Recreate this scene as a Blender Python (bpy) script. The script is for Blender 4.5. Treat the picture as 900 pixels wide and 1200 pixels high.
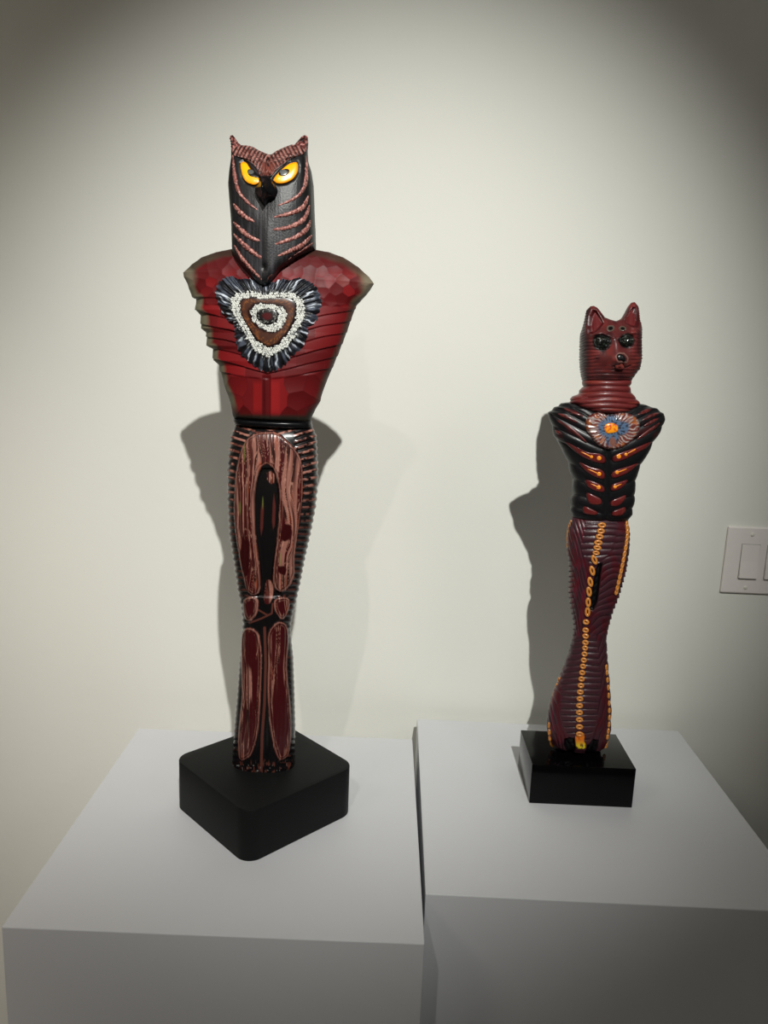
import bpy, math, random
import numpy as np
from mathutils import Matrix, Vector
for o in list(bpy.data.objects): bpy.data.objects.remove(o)
S = bpy.context.scene
COL = S.collection

# ------------------------------------------------------------ camera
ROT = np.array([[0.9990574872559375, -0.04204437953786085, 0.010789221803667788],
                [0.018546114247069607, 0.18873398616135542, -0.9818531071978028],
                [0.03924511185086717, 0.9811277962716793, 0.18933586184051693]])
ZT = 0.914                      # pedestal height
CZ = ZT + 0.609                 # eye height
WALL = 1.29                     # wall plane
cam = bpy.data.cameras.new('camera')
cam.sensor_fit = 'VERTICAL'; cam.sensor_height = 36; cam.lens = 27
cam.clip_start = 0.02
camo = bpy.data.objects.new('camera', cam); COL.objects.link(camo)
m4 = Matrix.Identity(4)
for i in range(3):
    for j in range(3): m4[i][j] = ROT[i][j]
m4[2][3] = CZ
camo.matrix_world = m4
S.camera = camo

# ------------------------------------------------------------ world, lights, exposure
w = bpy.data.worlds.new('world'); S.world = w; w.use_nodes = True
w.node_tree.nodes['Background'].inputs[0].default_value = (0.8, 0.8, 0.78, 1)
w.node_tree.nodes['Background'].inputs[1].default_value = 0.1
S.view_settings.view_transform = 'Standard'; S.view_settings.look = 'None'
S.view_settings.gamma = 1; S.view_settings.use_curve_mapping = False
S.view_settings.exposure = 0.0

def spot(name, loc, aim, power, col, size, blend, radius):
    l = bpy.data.lights.new(name, 'SPOT'); l.energy = power; l.color = col
    l.spot_size = math.radians(size); l.spot_blend = blend; l.shadow_soft_size = radius
    o = bpy.data.objects.new(name, l); COL.objects.link(o); o.location = loc
    o.rotation_euler = (Vector(aim) - Vector(loc)).to_track_quat('-Z', 'Y').to_euler()
    return o
def area(name, loc, aim, power, col, sx, sy):
    l = bpy.data.lights.new(name, 'AREA'); l.shape = 'RECTANGLE'; l.size = sx; l.size_y = sy
    l.energy = power; l.color = col
    o = bpy.data.objects.new(name, l); COL.objects.link(o); o.location = loc
    o.rotation_euler = (Vector(aim) - Vector(loc)).to_track_quat('-Z', 'Y').to_euler()
    return o
spot('spot_light', (0.27, -0.83, 2.84), (-0.05, WALL, 1.35), 266, (0.985, 0.985, 0.94), 37.5, 1.0, 0.016)
spot('spot_light', (-0.42, -0.80, 2.86), (-0.95, WALL, 0.50), 48, (1.0, 0.96, 0.90), 58, 1.0, 0.02)
spot('spot_light', (-1.15, -0.70, 2.88), (-1.05, WALL, 0.62), 88, (1.0, 0.91, 0.82), 40, 1.0, 0.05)  # extra warm spot, added to brighten the lower left of the wall
area('added_fill_light', (-1.6, -0.6, 2.9), (-1.2, 0.4, 0.0), 5, (1.0, 0.86, 0.74), 0.5, 0.5)  # warm soft fill, added for the brighter left side
area('added_fill_light', (1.7, -0.8, 2.9), (1.5, 0.1, 0.6), 4.5, (0.92, 0.95, 0.95), 0.5, 0.5)  # cool soft fill, added to lift the dark right side

# ------------------------------------------------------------ helpers
def pix(px, py, y):
    """point on the depth plane y seen at a measured photo position (vectorised)"""
    px = np.asarray(px, float); py = np.asarray(py, float)
    c = np.stack([(px - 450) / 900, -(py - 600) / 900, -np.ones_like(px)], -1)
    d = c @ ROT.T
    t = np.asarray(y) / d[..., 1]
    P = d * t[..., None]
    P[..., 2] += CZ
    return P
def toq(P):
    Q = P - np.array([0, 0, CZ]); c = Q @ ROT
    return 450 + 900 * c[..., 0] / -c[..., 2], 600 - 900 * c[..., 1] / -c[..., 2]
def lin(r, g, b, k=1.0):
    f = lambda v: (v / 255 / 12.92 if v <= 10 else ((v / 255 + 0.055) / 1.055) ** 2.4) * k
    return np.array([f(r), f(g), f(b)])
def hsh(i, j, s=0):
    v = np.sin(i * 127.1 + j * 311.7 + s * 74.7) * 43758.5453
    return v - np.floor(v)
def vnoise(x, y, s=0):
    xi = np.floor(x); yi = np.floor(y); fx = x - xi; fy = y - yi
    fx = fx * fx * (3 - 2 * fx); fy = fy * fy * (3 - 2 * fy)
    a = hsh(xi, yi, s); b = hsh(xi + 1, yi, s); c = hsh(xi, yi + 1, s); d = hsh(xi + 1, yi + 1, s)
    return (a * (1 - fx) + b * fx) * (1 - fy) + (c * (1 - fx) + d * fx) * fy
def sst(a, b, x):
    t = np.clip((x - a) / (b - a), 0, 1); return t * t * (3 - 2 * t)
def segd(x, y, pts, closed=False):
    """distance to a polyline and the run along it 0..1"""
    n = len(pts); best = np.full(x.shape, 1e9); run = np.zeros(x.shape)
    m = n if closed else n - 1
    L = [math.dist(pts[i], pts[(i + 1) % n]) for i in range(m)]; tot = sum(L) or 1; acc = 0
    for i in range(m):
        ax, ay = pts[i]; bx, by = pts[(i + 1) % n]; dx, dy = bx - ax, by - ay
        t = np.clip(((x - ax) * dx + (y - ay) * dy) / (dx * dx + dy * dy + 1e-9), 0, 1)
        d = np.hypot(x - ax - t * dx, y - ay - t * dy)
        k = d < best; best = np.where(k, d, best); run = np.where(k, (acc + t * L[i]) / tot, run); acc += L[i]
    return best, run
def sdp(x, y, pts):
    d, _ = segd(x, y, pts, True); ins = np.zeros(x.shape, bool); n = len(pts)
    for i in range(n):
        ax, ay = pts[i]; bx, by = pts[(i + 1) % n]
        if ay == by: continue
        c = ((ay > y) != (by > y)) & (x < (bx - ax) * (y - ay) / (by - ay) + ax)
        ins ^= c
    return np.where(ins, -d, d)
def voro(x, y, C):
    """nearest and second nearest cell centre"""
    d1 = np.full(x.shape, 1e9); d2 = d1.copy(); idx = np.zeros(x.shape, int)
    for i, (cx, cy, ax, ay) in enumerate(C):
        d = ((x - cx) / ax) ** 2 + ((y - cy) / ay) ** 2
        k = d < d1
        d2 = np.where(k, d1, np.minimum(d2, d)); idx = np.where(k, i, idx); d1 = np.where(k, d, d1)
    return d1, d2, idx
def mixc(c, col, k):
    return c * (1 - k[..., None]) + np.asarray(col) * k[..., None]
def spline(pts, n, closed=False):
    p = np.array(pts, float); N = len(p); out = []
    m = N if closed else N - 1
    for k in range(n):
        t = k / n * m if closed else k / (n - 1) * m
        i = min(int(t), m - 1); f = t - i
        g = (lambda j: p[j % N]) if closed else (lambda j: p[min(max(j, 0), N - 1)])
        a, b, c, d = g(i - 1), g(i), g(i + 1), g(i + 2)
        out.append(0.5 * ((2 * b) + (-a + c) * f + (2 * a - 5 * b + 4 * c - d) * f * f + (-a + 3 * b - 3 * c + d) * f ** 3))
    return np.array(out)

def base_mat(name, col=None, rough=0.4, spec=0.5, coat=0.0, bump=0.0, bscale=300, metal=0.0, trans=0.0):
    m = bpy.data.materials.new(name); m.use_nodes = True; nt = m.node_tree; b = nt.nodes['Principled BSDF']
    b.inputs['Roughness'].default_value = rough; b.inputs['Specular IOR Level'].default_value = spec
    b.inputs['Coat Weight'].default_value = coat; b.inputs['Coat Roughness'].default_value = 0.12
    b.inputs['Metallic'].default_value = metal; b.inputs['Transmission Weight'].default_value = trans
    if col is None:
        a = nt.nodes.new('ShaderNodeAttribute'); a.attribute_name = 'Col'
        nt.links.new(a.outputs['Color'], b.inputs['Base Color'])
    else:
        b.inputs['Base Color'].default_value = (*col, 1)
    if bump:
        n = nt.nodes.new('ShaderNodeTexNoise'); n.inputs['Scale'].default_value = bscale; n.inputs['Detail'].default_value = 5
        t = nt.nodes.new('ShaderNodeTexCoord'); nt.links.new(t.outputs['Object'], n.inputs['Vector'])
        u = nt.nodes.new('ShaderNodeBump'); u.inputs['Strength'].default_value = bump; u.inputs['Distance'].default_value = 0.001
        nt.links.new(n.outputs['Fac'], u.inputs['Height']); nt.links.new(u.outputs['Normal'], b.inputs['Normal'])
    return m
def var_mat(name, c1, c2, scale, rough, spec, bump, bscale, dist=0.0006):
    m = base_mat(name, c1, rough, spec); nt = m.node_tree; b = nt.nodes['Principled BSDF']
    t = nt.nodes.new('ShaderNodeTexCoord')
    n = nt.nodes.new('ShaderNodeTexNoise'); n.inputs['Scale'].default_value = scale; n.inputs['Detail'].default_value = 4
    mx = nt.nodes.new('ShaderNodeMix'); mx.data_type = 'RGBA'
    mx.inputs[6].default_value = (*c1, 1); mx.inputs[7].default_value = (*c2, 1)
    nt.links.new(t.outputs['Object'], n.inputs['Vector']); nt.links.new(n.outputs['Fac'], mx.inputs[0]); nt.links.new(mx.outputs[2], b.inputs['Base Color'])
    n2 = nt.nodes.new('ShaderNodeTexNoise'); n2.inputs['Scale'].default_value = bscale; n2.inputs['Detail'].default_value = 6
    nt.links.new(t.outputs['Object'], n2.inputs['Vector'])
    u = nt.nodes.new('ShaderNodeBump'); u.inputs['Strength'].default_value = bump; u.inputs['Distance'].default_value = dist
    nt.links.new(n2.outputs['Fac'], u.inputs['Height']); nt.links.new(u.outputs['Normal'], b.inputs['Normal'])
    return m
M = {}
M['satin_glass'] = base_mat('satin_carved_glass', rough=0.42, spec=0.4, coat=0.0, bump=0.3, bscale=500)
M['red_glass'] = base_mat('faceted_red_glass', rough=0.5, spec=0.22, coat=0.0)
M['gloss_glass'] = base_mat('glossy_cane_glass', rough=0.27, spec=0.35, coat=0.08)
M['cat_glass'] = base_mat('maroon_carved_glass', rough=0.36, spec=0.35, coat=0.05, bump=0.2, bscale=600)
M['black_gloss'] = base_mat('polished_black_glass', (0.003, 0.003, 0.004), 0.27, 0.3, coat=0.0)
M['enamel'] = base_mat('opaque_cane', rough=0.3, spec=0.4, coat=0.2)
M['bead'] = base_mat('white_murrine', (0.62, 0.63, 0.60), 0.3, 0.5, coat=0.2)
M['orange'] = base_mat('orange_link_glass', tuple(lin(196, 126, 56)), 0.25, 0.5, coat=0.3)
M['orange_dot'] = base_mat('orange_dot_glass', tuple(lin(245, 150, 45)), 0.25, 0.5, coat=0.3)
M['base_black'] = var_mat('black_painted_wood', tuple(lin(13, 14, 15)), tuple(lin(17, 18, 18)), 30, 0.55, 0.15, 0.15, 250)
M['base_lacquer'] = base_mat('black_lacquer', (0.0012, 0.0012, 0.0015), 0.12, 0.16, coat=0.0)
M['pedestal'] = var_mat('painted_pedestal', tuple(lin(205, 206, 209)), tuple(lin(209, 210, 213)), 3, 0.5, 0.3, 0.12, 160)
M['wall'] = var_mat('painted_wall', tuple(lin(222, 222, 214)), tuple(lin(225, 225, 217)), 2, 0.75, 0.25, 0.35, 60, 0.0008)
M['ceiling'] = var_mat('white_ceiling', (0.6, 0.6, 0.58), (0.62, 0.62, 0.6), 2, 0.9, 0.2, 0.2, 80)
M['floor'] = var_mat('wood_floor', (0.2, 0.175, 0.15), (0.23, 0.2, 0.17), 6, 0.5, 0.4, 0.2, 60)
M['plastic'] = var_mat('switch_plastic', tuple(lin(228, 221, 216)), tuple(lin(231, 225, 220)), 20, 0.35, 0.5, 0.02, 200)
M['gap'] = base_mat('rocker_gap', (0.30, 0.29, 0.28), 0.6, 0.3)
M['steel'] = base_mat('painted_screw', tuple(lin(220, 216, 206)), 0.3, 0.5)

def mesh_obj(name, V, F, mat, parent=None, C=None, smooth=True):
    me = bpy.data.meshes.new(name)
    V = np.asarray(V, float)
    me.from_pydata(V.tolist(), [], [tuple(int(i) for i in f) for f in F])
    if C is not None:
        a = me.color_attributes.new('Col', 'FLOAT_COLOR', 'POINT')
        C = np.concatenate([np.clip(C, 0, 1), np.ones((len(C), 1))], 1)
        a.data.foreach_set('color', C.astype(np.float32).ravel())
    me.polygons.foreach_set('use_smooth', [smooth] * len(me.polygons))
    me.materials.append(mat); me.update()
    o = bpy.data.objects.new(name, me); COL.objects.link(o)
    if parent is not None:
        o.parent = parent
        top = parent
        while top.parent is not None: top = top.parent
        o.matrix_parent_inverse = Matrix.Translation(-top.location) if parent is top else Matrix.Identity(4)
    return o
def box_mesh(x0, x1, y0, y1, z0, z1, bev=0.0, seg=2):
    import bmesh
    bm = bmesh.new()
    vs = [bm.verts.new(p) for p in ((x0, y0, z0), (x1, y0, z0), (x1, y1, z0), (x0, y1, z0), (x0, y0, z1), (x1, y0, z1), (x1, y1, z1), (x0, y1, z1))]
    for f in ((0, 3, 2, 1), (4, 5, 6, 7), (0, 1, 5, 4), (1, 2, 6, 5), (2, 3, 7, 6), (3, 0, 4, 7)): bm.faces.new([vs[i] for i in f])
    if bev: bmesh.ops.bevel(bm, geom=list(bm.edges), offset=bev, segments=seg, profile=0.5, affect='EDGES')
    V = [v.co[:] for v in bm.verts]; bm.verts.index_update(); F = [[v.index for v in f.verts] for f in bm.faces]; bm.free()
    return np.array(V), F
def box(name, b, mat, parent=None, bev=0.0, smooth=False):
    V, F = box_mesh(*b, bev=bev); return mesh_obj(name, V, F, mat, parent, smooth=smooth)
def thing(name, label, cat, loc):
    o = bpy.data.objects.new(name, None); COL.objects.link(o); o.location = loc; o.empty_display_size = 0.05
    o['label'] = label; o['category'] = cat; return o

# ------------------------------------------------------------ the room
def struct(o): o['kind'] = 'structure'; return o
X0, X1, Y0, ZC = -2.2, 2.4, -3.2, 3.0
struct(box('wall_back', (X0, X1, WALL, WALL + 0.1, 0, ZC), M['wall']))
struct(box('wall_left', (X0 - 0.1, X0, Y0, WALL + 0.1, 0, ZC), M['wall']))
struct(box('wall_right', (X1, X1 + 0.1, Y0, WALL + 0.1, 0, ZC), M['wall']))
struct(box('wall_front', (X0 - 0.1, X1 + 0.1, Y0 - 0.1, Y0, 0, ZC), M['wall']))
struct(box('floor', (X0 - 0.1, X1 + 0.1, Y0 - 0.1, WALL + 0.1, -0.1, 0), M['floor']))
struct(box('ceiling', (X0 - 0.1, X1 + 0.1, Y0 - 0.1, WALL + 0.1, ZC, ZC + 0.1), M['ceiling']))

# ------------------------------------------------------------ pedestals
def pedestal(cx, cy, rot, wx, wy, label):
    V, F = box_mesh(-wx / 2, wx / 2, -wy / 2, wy / 2, 0, ZT, bev=0.0012)
    o = mesh_obj('pedestal', V, F, M['pedestal'], smooth=False)
    o.location = (cx, cy, 0); o.rotation_euler = (0, 0, rot)
    o['label'] = label; o['category'] = 'pedestal'; o['group'] = 'white display pedestals'
    return o
pedestal(-0.1755, 0.949, 0.011, 0.4545, 0.4585, 'white pedestal with the tall owl-headed sculpture standing on it')
pedestal(0.2865, 1.0285, -0.002, 0.4565, 0.454, 'white pedestal with the smaller red cat-headed sculpture standing on it')

# ------------------------------------------------------------ light switch
sw = thing('light_switch', 'white double rocker light switch plate screwed to the wall', 'light switch', (0.629, WALL, 1.2175))
sx0, sz0, sz1 = 0.571, 1.159, 1.276
def swbox(name, x0, x1, y0, y1, z0, z1, mat, par, bev):
    V, F = box_mesh(x0, x1, y0, y1, z0, z1, bev=bev); return mesh_obj(name, V, F, mat, par, smooth=False)
swbox('plate', sx0, sx0 + 0.1265, WALL - 0.006, WALL, sz0, sz1, M['plastic'], sw, 0.0025)
for k, cx in enumerate((sx0 + 0.0415, sx0 + 0.0850)):
    fr = swbox('rocker_frame', cx - 0.0160, cx + 0.0160, WALL - 0.0066, WALL - 0.003, 1.2160 - 0.0305, 1.2160 + 0.0305, M['gap'], sw, 0.0003)
    # rocker pressed in at the top, lifted at the bottom
    a, b, z0, z1 = cx - 0.0152, cx + 0.0152, 1.2160 - 0.0288, 1.2160 + 0.0297
    V = [(a, WALL - .003, z0), (b, WALL - .003, z0), (b, WALL - .003, z1), (a, WALL - .003, z1),
         (a, WALL - .0112, z0), (b, WALL - .0112, z0), (b, WALL - .0072, z1), (a, WALL - .0072, z1),
         (a, WALL - .0082, 1.2160), (b, WALL - .0082, 1.2160)]
    F = [(0, 1, 5, 4), (4, 5, 9, 8), (8, 9, 6, 7), (7, 6, 2, 3), (0, 4, 8, 7, 3), (1, 2, 6, 9, 5), (3, 2, 1, 0)]
    mesh_obj('rocker', V, F, M['plastic'], sw, smooth=False)
    for z in (1.2175 + 0.0455, 1.2175 - 0.0480):
        VV = []; FF = []; n = 16
        for r, y in ((0.0034, 0.0059), (0.0032, 0.0068), (0.0022, 0.0074)):
            VV += [(cx + r * math.cos(6.2832 * i / n), WALL - y, z + r * math.sin(6.2832 * i / n)) for i in range(n)]
        for q in range(2):
            FF += [(q * n + i, q * n + (i + 1) % n, (q + 1) * n + (i + 1) % n, (q + 1) * n + i) for i in range(n)]
        FF.append([2 * n + i for i in range(n)])
        mesh_obj('screw', VV, FF, M['steel'], sw)

# ------------------------------------------------------------ lofted bodies
class Body:
    def __init__(s, y0, left, right, depth, e=0.8, back=0.8, top=None, bot=None, tk=8, bk=8, ekey=None):
        s.y0 = y0; s.e = e; s.backf = back
        L = pix([p[0] for p in left], [p[1] for p in left], y0); Rr = pix([p[0] for p in right], [p[1] for p in right], y0)
        def fn(P):
            o = np.argsort(P[:, 2]); zz = P[o, 2]; xx = P[o, 0]; return lambda z: np.interp(z, zz, xx)
        s.xl = fn(L); s.xr = fn(Rr)
        cxs = np.mean([p[0] for p in left + right])
        D = pix([cxs] * len(depth), [d[0] for d in depth], y0); o = np.argsort(D[:, 2])
        dz = D[o, 2]; dv = np.array([depth[i][1] for i in o]); zf = np.linspace(dz[0], dz[-1], 200); df = np.interp(zf, dz, dv); kz = np.exp(-np.linspace(-2, 2, 41) ** 2); kz /= kz.sum(); df = np.convolve(np.pad(df, 20, mode='edge'), kz, 'valid'); s.D = lambda z: np.interp(z, zf, df)
        s.z0 = min(L[:, 2].min(), Rr[:, 2].min()); s.z1 = max(L[:, 2].max(), Rr[:, 2].max())
        def cv(c, dflt):
            if c is None: return lambda x: np.full(np.shape(x), dflt)
            P = pix([p[0] for p in c], [p[1] for p in c], y0); return lambda x: np.interp(x, P[:, 0], P[:, 2])
        s.zt = cv(top, s.z1); s.zb = cv(bot, s.z0); s.tk = tk; s.bk = bk
    def v2(s, v):
        t = np.ones_like(v)
        if s.tk: t = t * np.sqrt(np.clip(1 - np.clip(v, 0, 1) ** s.tk, 0, 1))
        if s.bk: t = t * np.sqrt(np.clip(1 - np.clip(1 - v, 0, 1) ** s.bk, 0, 1))
        return t
    def front(s, x, z):
        v = np.clip((z - s.zb(x)) / (s.zt(x) - s.zb(x)), 0, 1); zn = s.z0 + v * (s.z1 - s.z0)
        a, b = s.xl(zn), s.xr(zn); u = np.clip((x - (a + b) / 2) / ((b - a) / 2), -1, 1)
        return s.y0 - s.D(zn) * np.sqrt(1 - u * u) ** s.e * s.v2(v)
    def surf(s, px, py, lift=0.0):
        y = np.full(np.shape(px), s.y0)
        for _ in range(6):
            P = pix(px, py, y); y = s.front(P[..., 0], P[..., 2]) - lift
        return pix(px, py, y)
    def build(s, name, mat, parent, nrow, nf, nb, disp, color, pinch=0.0):
        v = np.linspace(0, 1, nrow)
        if s.tk or s.bk:
            k = 0.5 - 0.5 * np.cos(v * np.pi); v = 0.75 * v + 0.25 * k
        th = np.concatenate([np.linspace(0, np.pi, nf, endpoint=False), np.pi + np.linspace(0, np.pi, nb, endpoint=False)])
        Vv, T = np.meshgrid(v, th, indexing='ij')
        zn = s.z0 + Vv * (s.z1 - s.z0); a, b = s.xl(zn), s.xr(zn); c = (a + b) / 2; wd = (b - a) / 2
        x = c + wd * np.cos(T); z = s.zb(x) + Vv * (s.zt(x) - s.zb(x))
        d = s.D(zn) * s.v2(Vv); sn = np.sin(T)
        y = s.y0 - np.sign(sn) * np.abs(sn) ** s.e * d * np.where(sn < 0, s.backf, 1)
        P = np.stack([x, y, z], -1); qx, qy = toq(P)
        n = np.stack([np.cos(T) / np.maximum(wd, .01), -sn / np.maximum(s.D(zn), .01), np.zeros_like(T)], -1)
        n /= np.linalg.norm(n, axis=-1, keepdims=True)
        u = np.cos(T)
        h = disp(qx, qy, u, Vv, sn) * sst(0, .02, np.minimum(Vv, 1 - Vv) + (0 if s.tk < 50 else .02))
        P = P + n * h[..., None]
        C = color(qx, qy, u, Vv, sn)
        nc = len(th); V = P.reshape(-1, 3); F = []
        i = np.arange(nrow - 1)[:, None] * nc; j = np.arange(nc)[None, :]; j2 = (j + 1) % nc
        F = np.stack([i + j, i + nc + j, i + nc + j2, i + j2], -1).reshape(-1, 4).tolist()
        C = C.reshape(-1, 3)                                     # both ends close to a seam
        return mesh_obj(name, V, F, mat, parent, C)

def patch(body, name, outline, h, mat, parent, color=None, n=64, rings=10, lift=0.0, centre=None, hf=None, smoothn=True, rfn=None, back=0.003):
    """a raised pillow lying on the front of a body, outlined by measured points"""
    o = spline(outline, n, True) if smoothn else np.array(outline, float); n = len(o)
    c = np.array(centre) if centre is not None else o.mean(0)
    V = []; Q = []; rs = np.concatenate([np.sin(np.linspace(0, 1, rings) * np.pi / 2)])[1:]
    ang = np.linspace(0, 1, n, endpoint=False)
    for r in rs:
        q = c + (o - c) * r; R1 = np.full(n, r)
        hh = h * np.sqrt(np.clip(1 - r ** 4, 0, 1)) if hf is None else hf(R1, ang, q[:, 0], q[:, 1])
        P = body.surf(q[:, 0], q[:, 1], lift); P[:, 1] -= hh
        V.append(P); Q.append(np.stack([q[:, 0], q[:, 1], R1, ang], -1))
    P = V[-1].copy(); P[:, 1] += back; V.append(P); Q.append(Q[-1])
    h0 = h if hf is None else hf(np.array([0.]), np.array([0.]), c[:1], c[1:])[0]
    P = body.surf(c[:1], c[1:], lift); P[:, 1] -= h0; V.append(P); Q.append(np.array([[c[0], c[1], 0, 0]]))
    V = np.concatenate(V); Q = np.concatenate(Q); F = []
    m = rings
    for k in range(m - 1):
        for i in range(n):
            j = (i + 1) % n; F.append((k * n + i, k * n + j, (k + 1) * n + j, (k + 1) * n + i))
    ce = m * n
    F += [(ce, (i + 1) % n, i) for i in range(n)]
    C = color(Q[:, 0], Q[:, 1], Q[:, 2], Q[:, 3]) if color else None
    return mesh_obj(name, V, F, mat, parent, C)

def stripe(body, name, pts, wpx, h, mat, parent, color=None, n=40, taper=0.6, lift=-0.0004, wob=0.0, end=(0.12, 0.12), per=None):
    """a tapered raised cane laid along a curve on a body"""
    p = spline(pts, n); t = np.linspace(0, 1, n)
    d = np.gradient(p, axis=0); d /= np.linalg.norm(d, axis=1, keepdims=True) + 1e-9; nn = np.stack([-d[:, 1], d[:, 0]], -1)
    ww = wpx * np.maximum(np.sin(np.pi * (end[0] + t * (1 - end[0] - end[1]))) ** taper, 0.06)
    if wob: ww = ww * (1 + wob * (hsh(np.arange(n), 3.0) - 0.5))
    K = 7; V = []; U = []
    for k in range(K):
        a = np.pi * k / (K - 1); q = p + nn * (ww * 0.5 * math.cos(a))[:, None]
        P = body.surf(q[:, 0], q[:, 1], lift); hh = h * math.sin(a) * (ww / wpx)
        if per is not None: hh = hh * (1 + 0.5 * np.sin(t * per * 6.2832))
        P[:, 1] -= hh; V.append(P); U.append(np.stack([t, np.full(n, k / (K - 1)), q[:, 0], q[:, 1]], -1))
    V = np.stack(V, 1).reshape(-1, 3); U = np.stack(U, 1).reshape(-1, 4); F = []
    for i in range(n - 1):
        for k in range(K - 1):
            a = i * K + k; F.append((a, a + 1, a + K + 1, a + K))
    F.append(list(range(K))[::-1]); F.append([(n - 1) * K + k for k in range(K)])
    C = color(U[:, 0], U[:, 1], U[:, 2], U[:, 3]) if color else None
    return mesh_obj(name, V, F, mat, parent, C)

def Z(ox, oy, s, pts): return [(ox + x / s, oy + y / s) for x, y in pts]

# ============================================================ OWL SCULPTURE
OY = 0.96
owl = thing('owl_sculpture', 'tall glass figure with horned owl head, yellow eyes and faceted red torso', 'sculpture', (-0.16, OY, ZT))
# plinth block, square with rounded corners, turned 45 degrees
def rounded_block(cx, cy, half, r, z0, z1, rot, bev, mat, parent, hy=None):
    hy = hy or half; pts = []
    for k, (sx, sy) in enumerate(((1, 1), (-1, 1), (-1, -1), (1, -1))):
        for q in range(9):
            a = math.pi / 2 * (k + q / 8); pts.append((sx * (half - r) + r * math.cos(a), sy * (hy - r) + r * math.sin(a)))
    prof = [(bev, z0), (bev * .3, z0 + bev * .3), (0, z0 + bev), (0, z1 - bev), (bev * .3, z1 - bev * .3), (bev, z1)]
    V = []; n = len(pts); c, s_ = math.cos(rot), math.sin(rot)
    for ins, z in prof:
        for x, y in pts:
            x2 = x * (1 - ins / half); y2 = y * (1 - ins / hy); V.append((cx + c * x2 - s_ * y2, cy + s_ * x2 + c * y2, z))
    F = [tuple(reversed(range(n))), tuple(5 * n + i for i in range(n))]
    for k in range(5): F += [(k * n + i, k * n + (i + 1) % n, (k + 1) * n + (i + 1) % n, (k + 1) * n + i) for i in range(n)]
    o = mesh_obj('base', V, F, mat, parent)
    o.data.polygons[0].use_smooth = False; o.data.polygons[1].use_smooth = False
    for i in range(2 * n + 2, 3 * n + 2):
        pass
    o.data.set_sharp_from_angle(angle=math.radians(35))
    return o
rounded_block(-0.160, 0.962, 0.0885, 0.021, ZT, ZT + 0.070, math.radians(45), 0.0012, M['base_black'], owl)

PINK = lin(150, 102, 90); BROWN = lin(94, 52, 44); DKRED = lin(60, 14, 16); BLK = lin(14, 12, 13)
ORNG = lin(160, 70, 40); OLIVE = lin(110, 120, 60)

# ---- legs
legL = [(277.5, 495.5), (271, 510), (268.4, 535), (267.5, 560), (268, 590), (270, 620), (275, 650), (279.4, 680), (283.7, 700), (285.6, 720), (284, 735), (282, 760), (279, 800), (275.4, 840), (272.6, 880), (272, 900), (274, 907)]
legR = [(364, 495.5), (371, 510), (372, 535), (373, 560), (370, 590), (364, 620), (357, 650), (351, 680), (346, 700), (341.5, 720), (340.6, 735), (343.5, 760), (345, 800), (346, 840), (345.8, 880), (343.5, 900), (341, 907)]
leg = Body(OY, legL, legR, [(495, .027), (510, .030), (560, .036), (620, .034), (700, .025), (735, .025), (800, .028), (880, .029), (907, .027)], e=0.75, tk=60, bk=60)
leg.z0 = ZT + 0.0702
ARCH = Z(240, 480, 5.456, [(190, 700), (195, 480), (215, 330), (250, 220), (310, 160), (380, 145), (450, 145), (520, 195), (580, 260), (622, 360), (622, 560), (600, 740), (572, 930), (570, 1060), (530, 1140), (480, 1165), (440, 1120), (440, 1000), (460, 840), (475, 650), (475, 520), (450, 400), (400, 345), (350, 385), (320, 500), (315, 650), (330, 850), (350, 1010), (355, 1130), (330, 1185), (280, 1170), (250, 1080), (215, 900)])
KN1 = Z(240, 690, 5.219, [(240, 70), (290, 45), (330, 75), (322, 140), (290, 190), (255, 190), (238, 140)])
KN2 = Z(240, 690, 5.219, [(425, 75), (460, 50), (512, 60), (515, 110), (490, 175), (460, 180), (430, 130)])
SH1 = Z(240, 690, 5.219, [(235, 260), (270, 235), (320, 260), (345, 340), (350, 500), (340, 700), (330, 850), (300, 980), (270, 1030), (215, 1045), (205, 950), (215, 800), (230, 650), (225, 450), (225, 320)])
SH2 = Z(240, 690, 5.219, [(385, 300), (405, 240), (450, 200), (500, 225), (510, 320), (500, 480), (520, 700), (528, 850), (515, 1000), (480, 1042), (445, 1035), (415, 940), (395, 800), (385, 600), (390, 440)])
TONG = Z(240, 690, 5.219, [(365, 0), (362, 50), (370, 90), (395, 90), (415, 50), (425, 0), (400, -45), (375, -45)])
UPBLOB = Z(240, 480, 5.456, [(392, 410), (420, 395), (445, 420), (440, 470), (420, 480), (395, 450)])
SL1 = Z(240, 480, 5.456, [(365, 565), (375, 640), (370, 760), (355, 825), (345, 760), (350, 640)])
SL2 = Z(240, 480, 5.456, [(440, 520), (455, 620), (450, 740), (435, 785), (425, 720), (430, 600)])
ARCH, KN1, KN2, SH1, SH2, TONG = [[tuple(q) for q in spline(p, n, True)] for p, n in ((ARCH, 90), (KN1, 20), (KN2, 20), (SH1, 36), (SH2, 36), (TONG, 16))]
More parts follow.
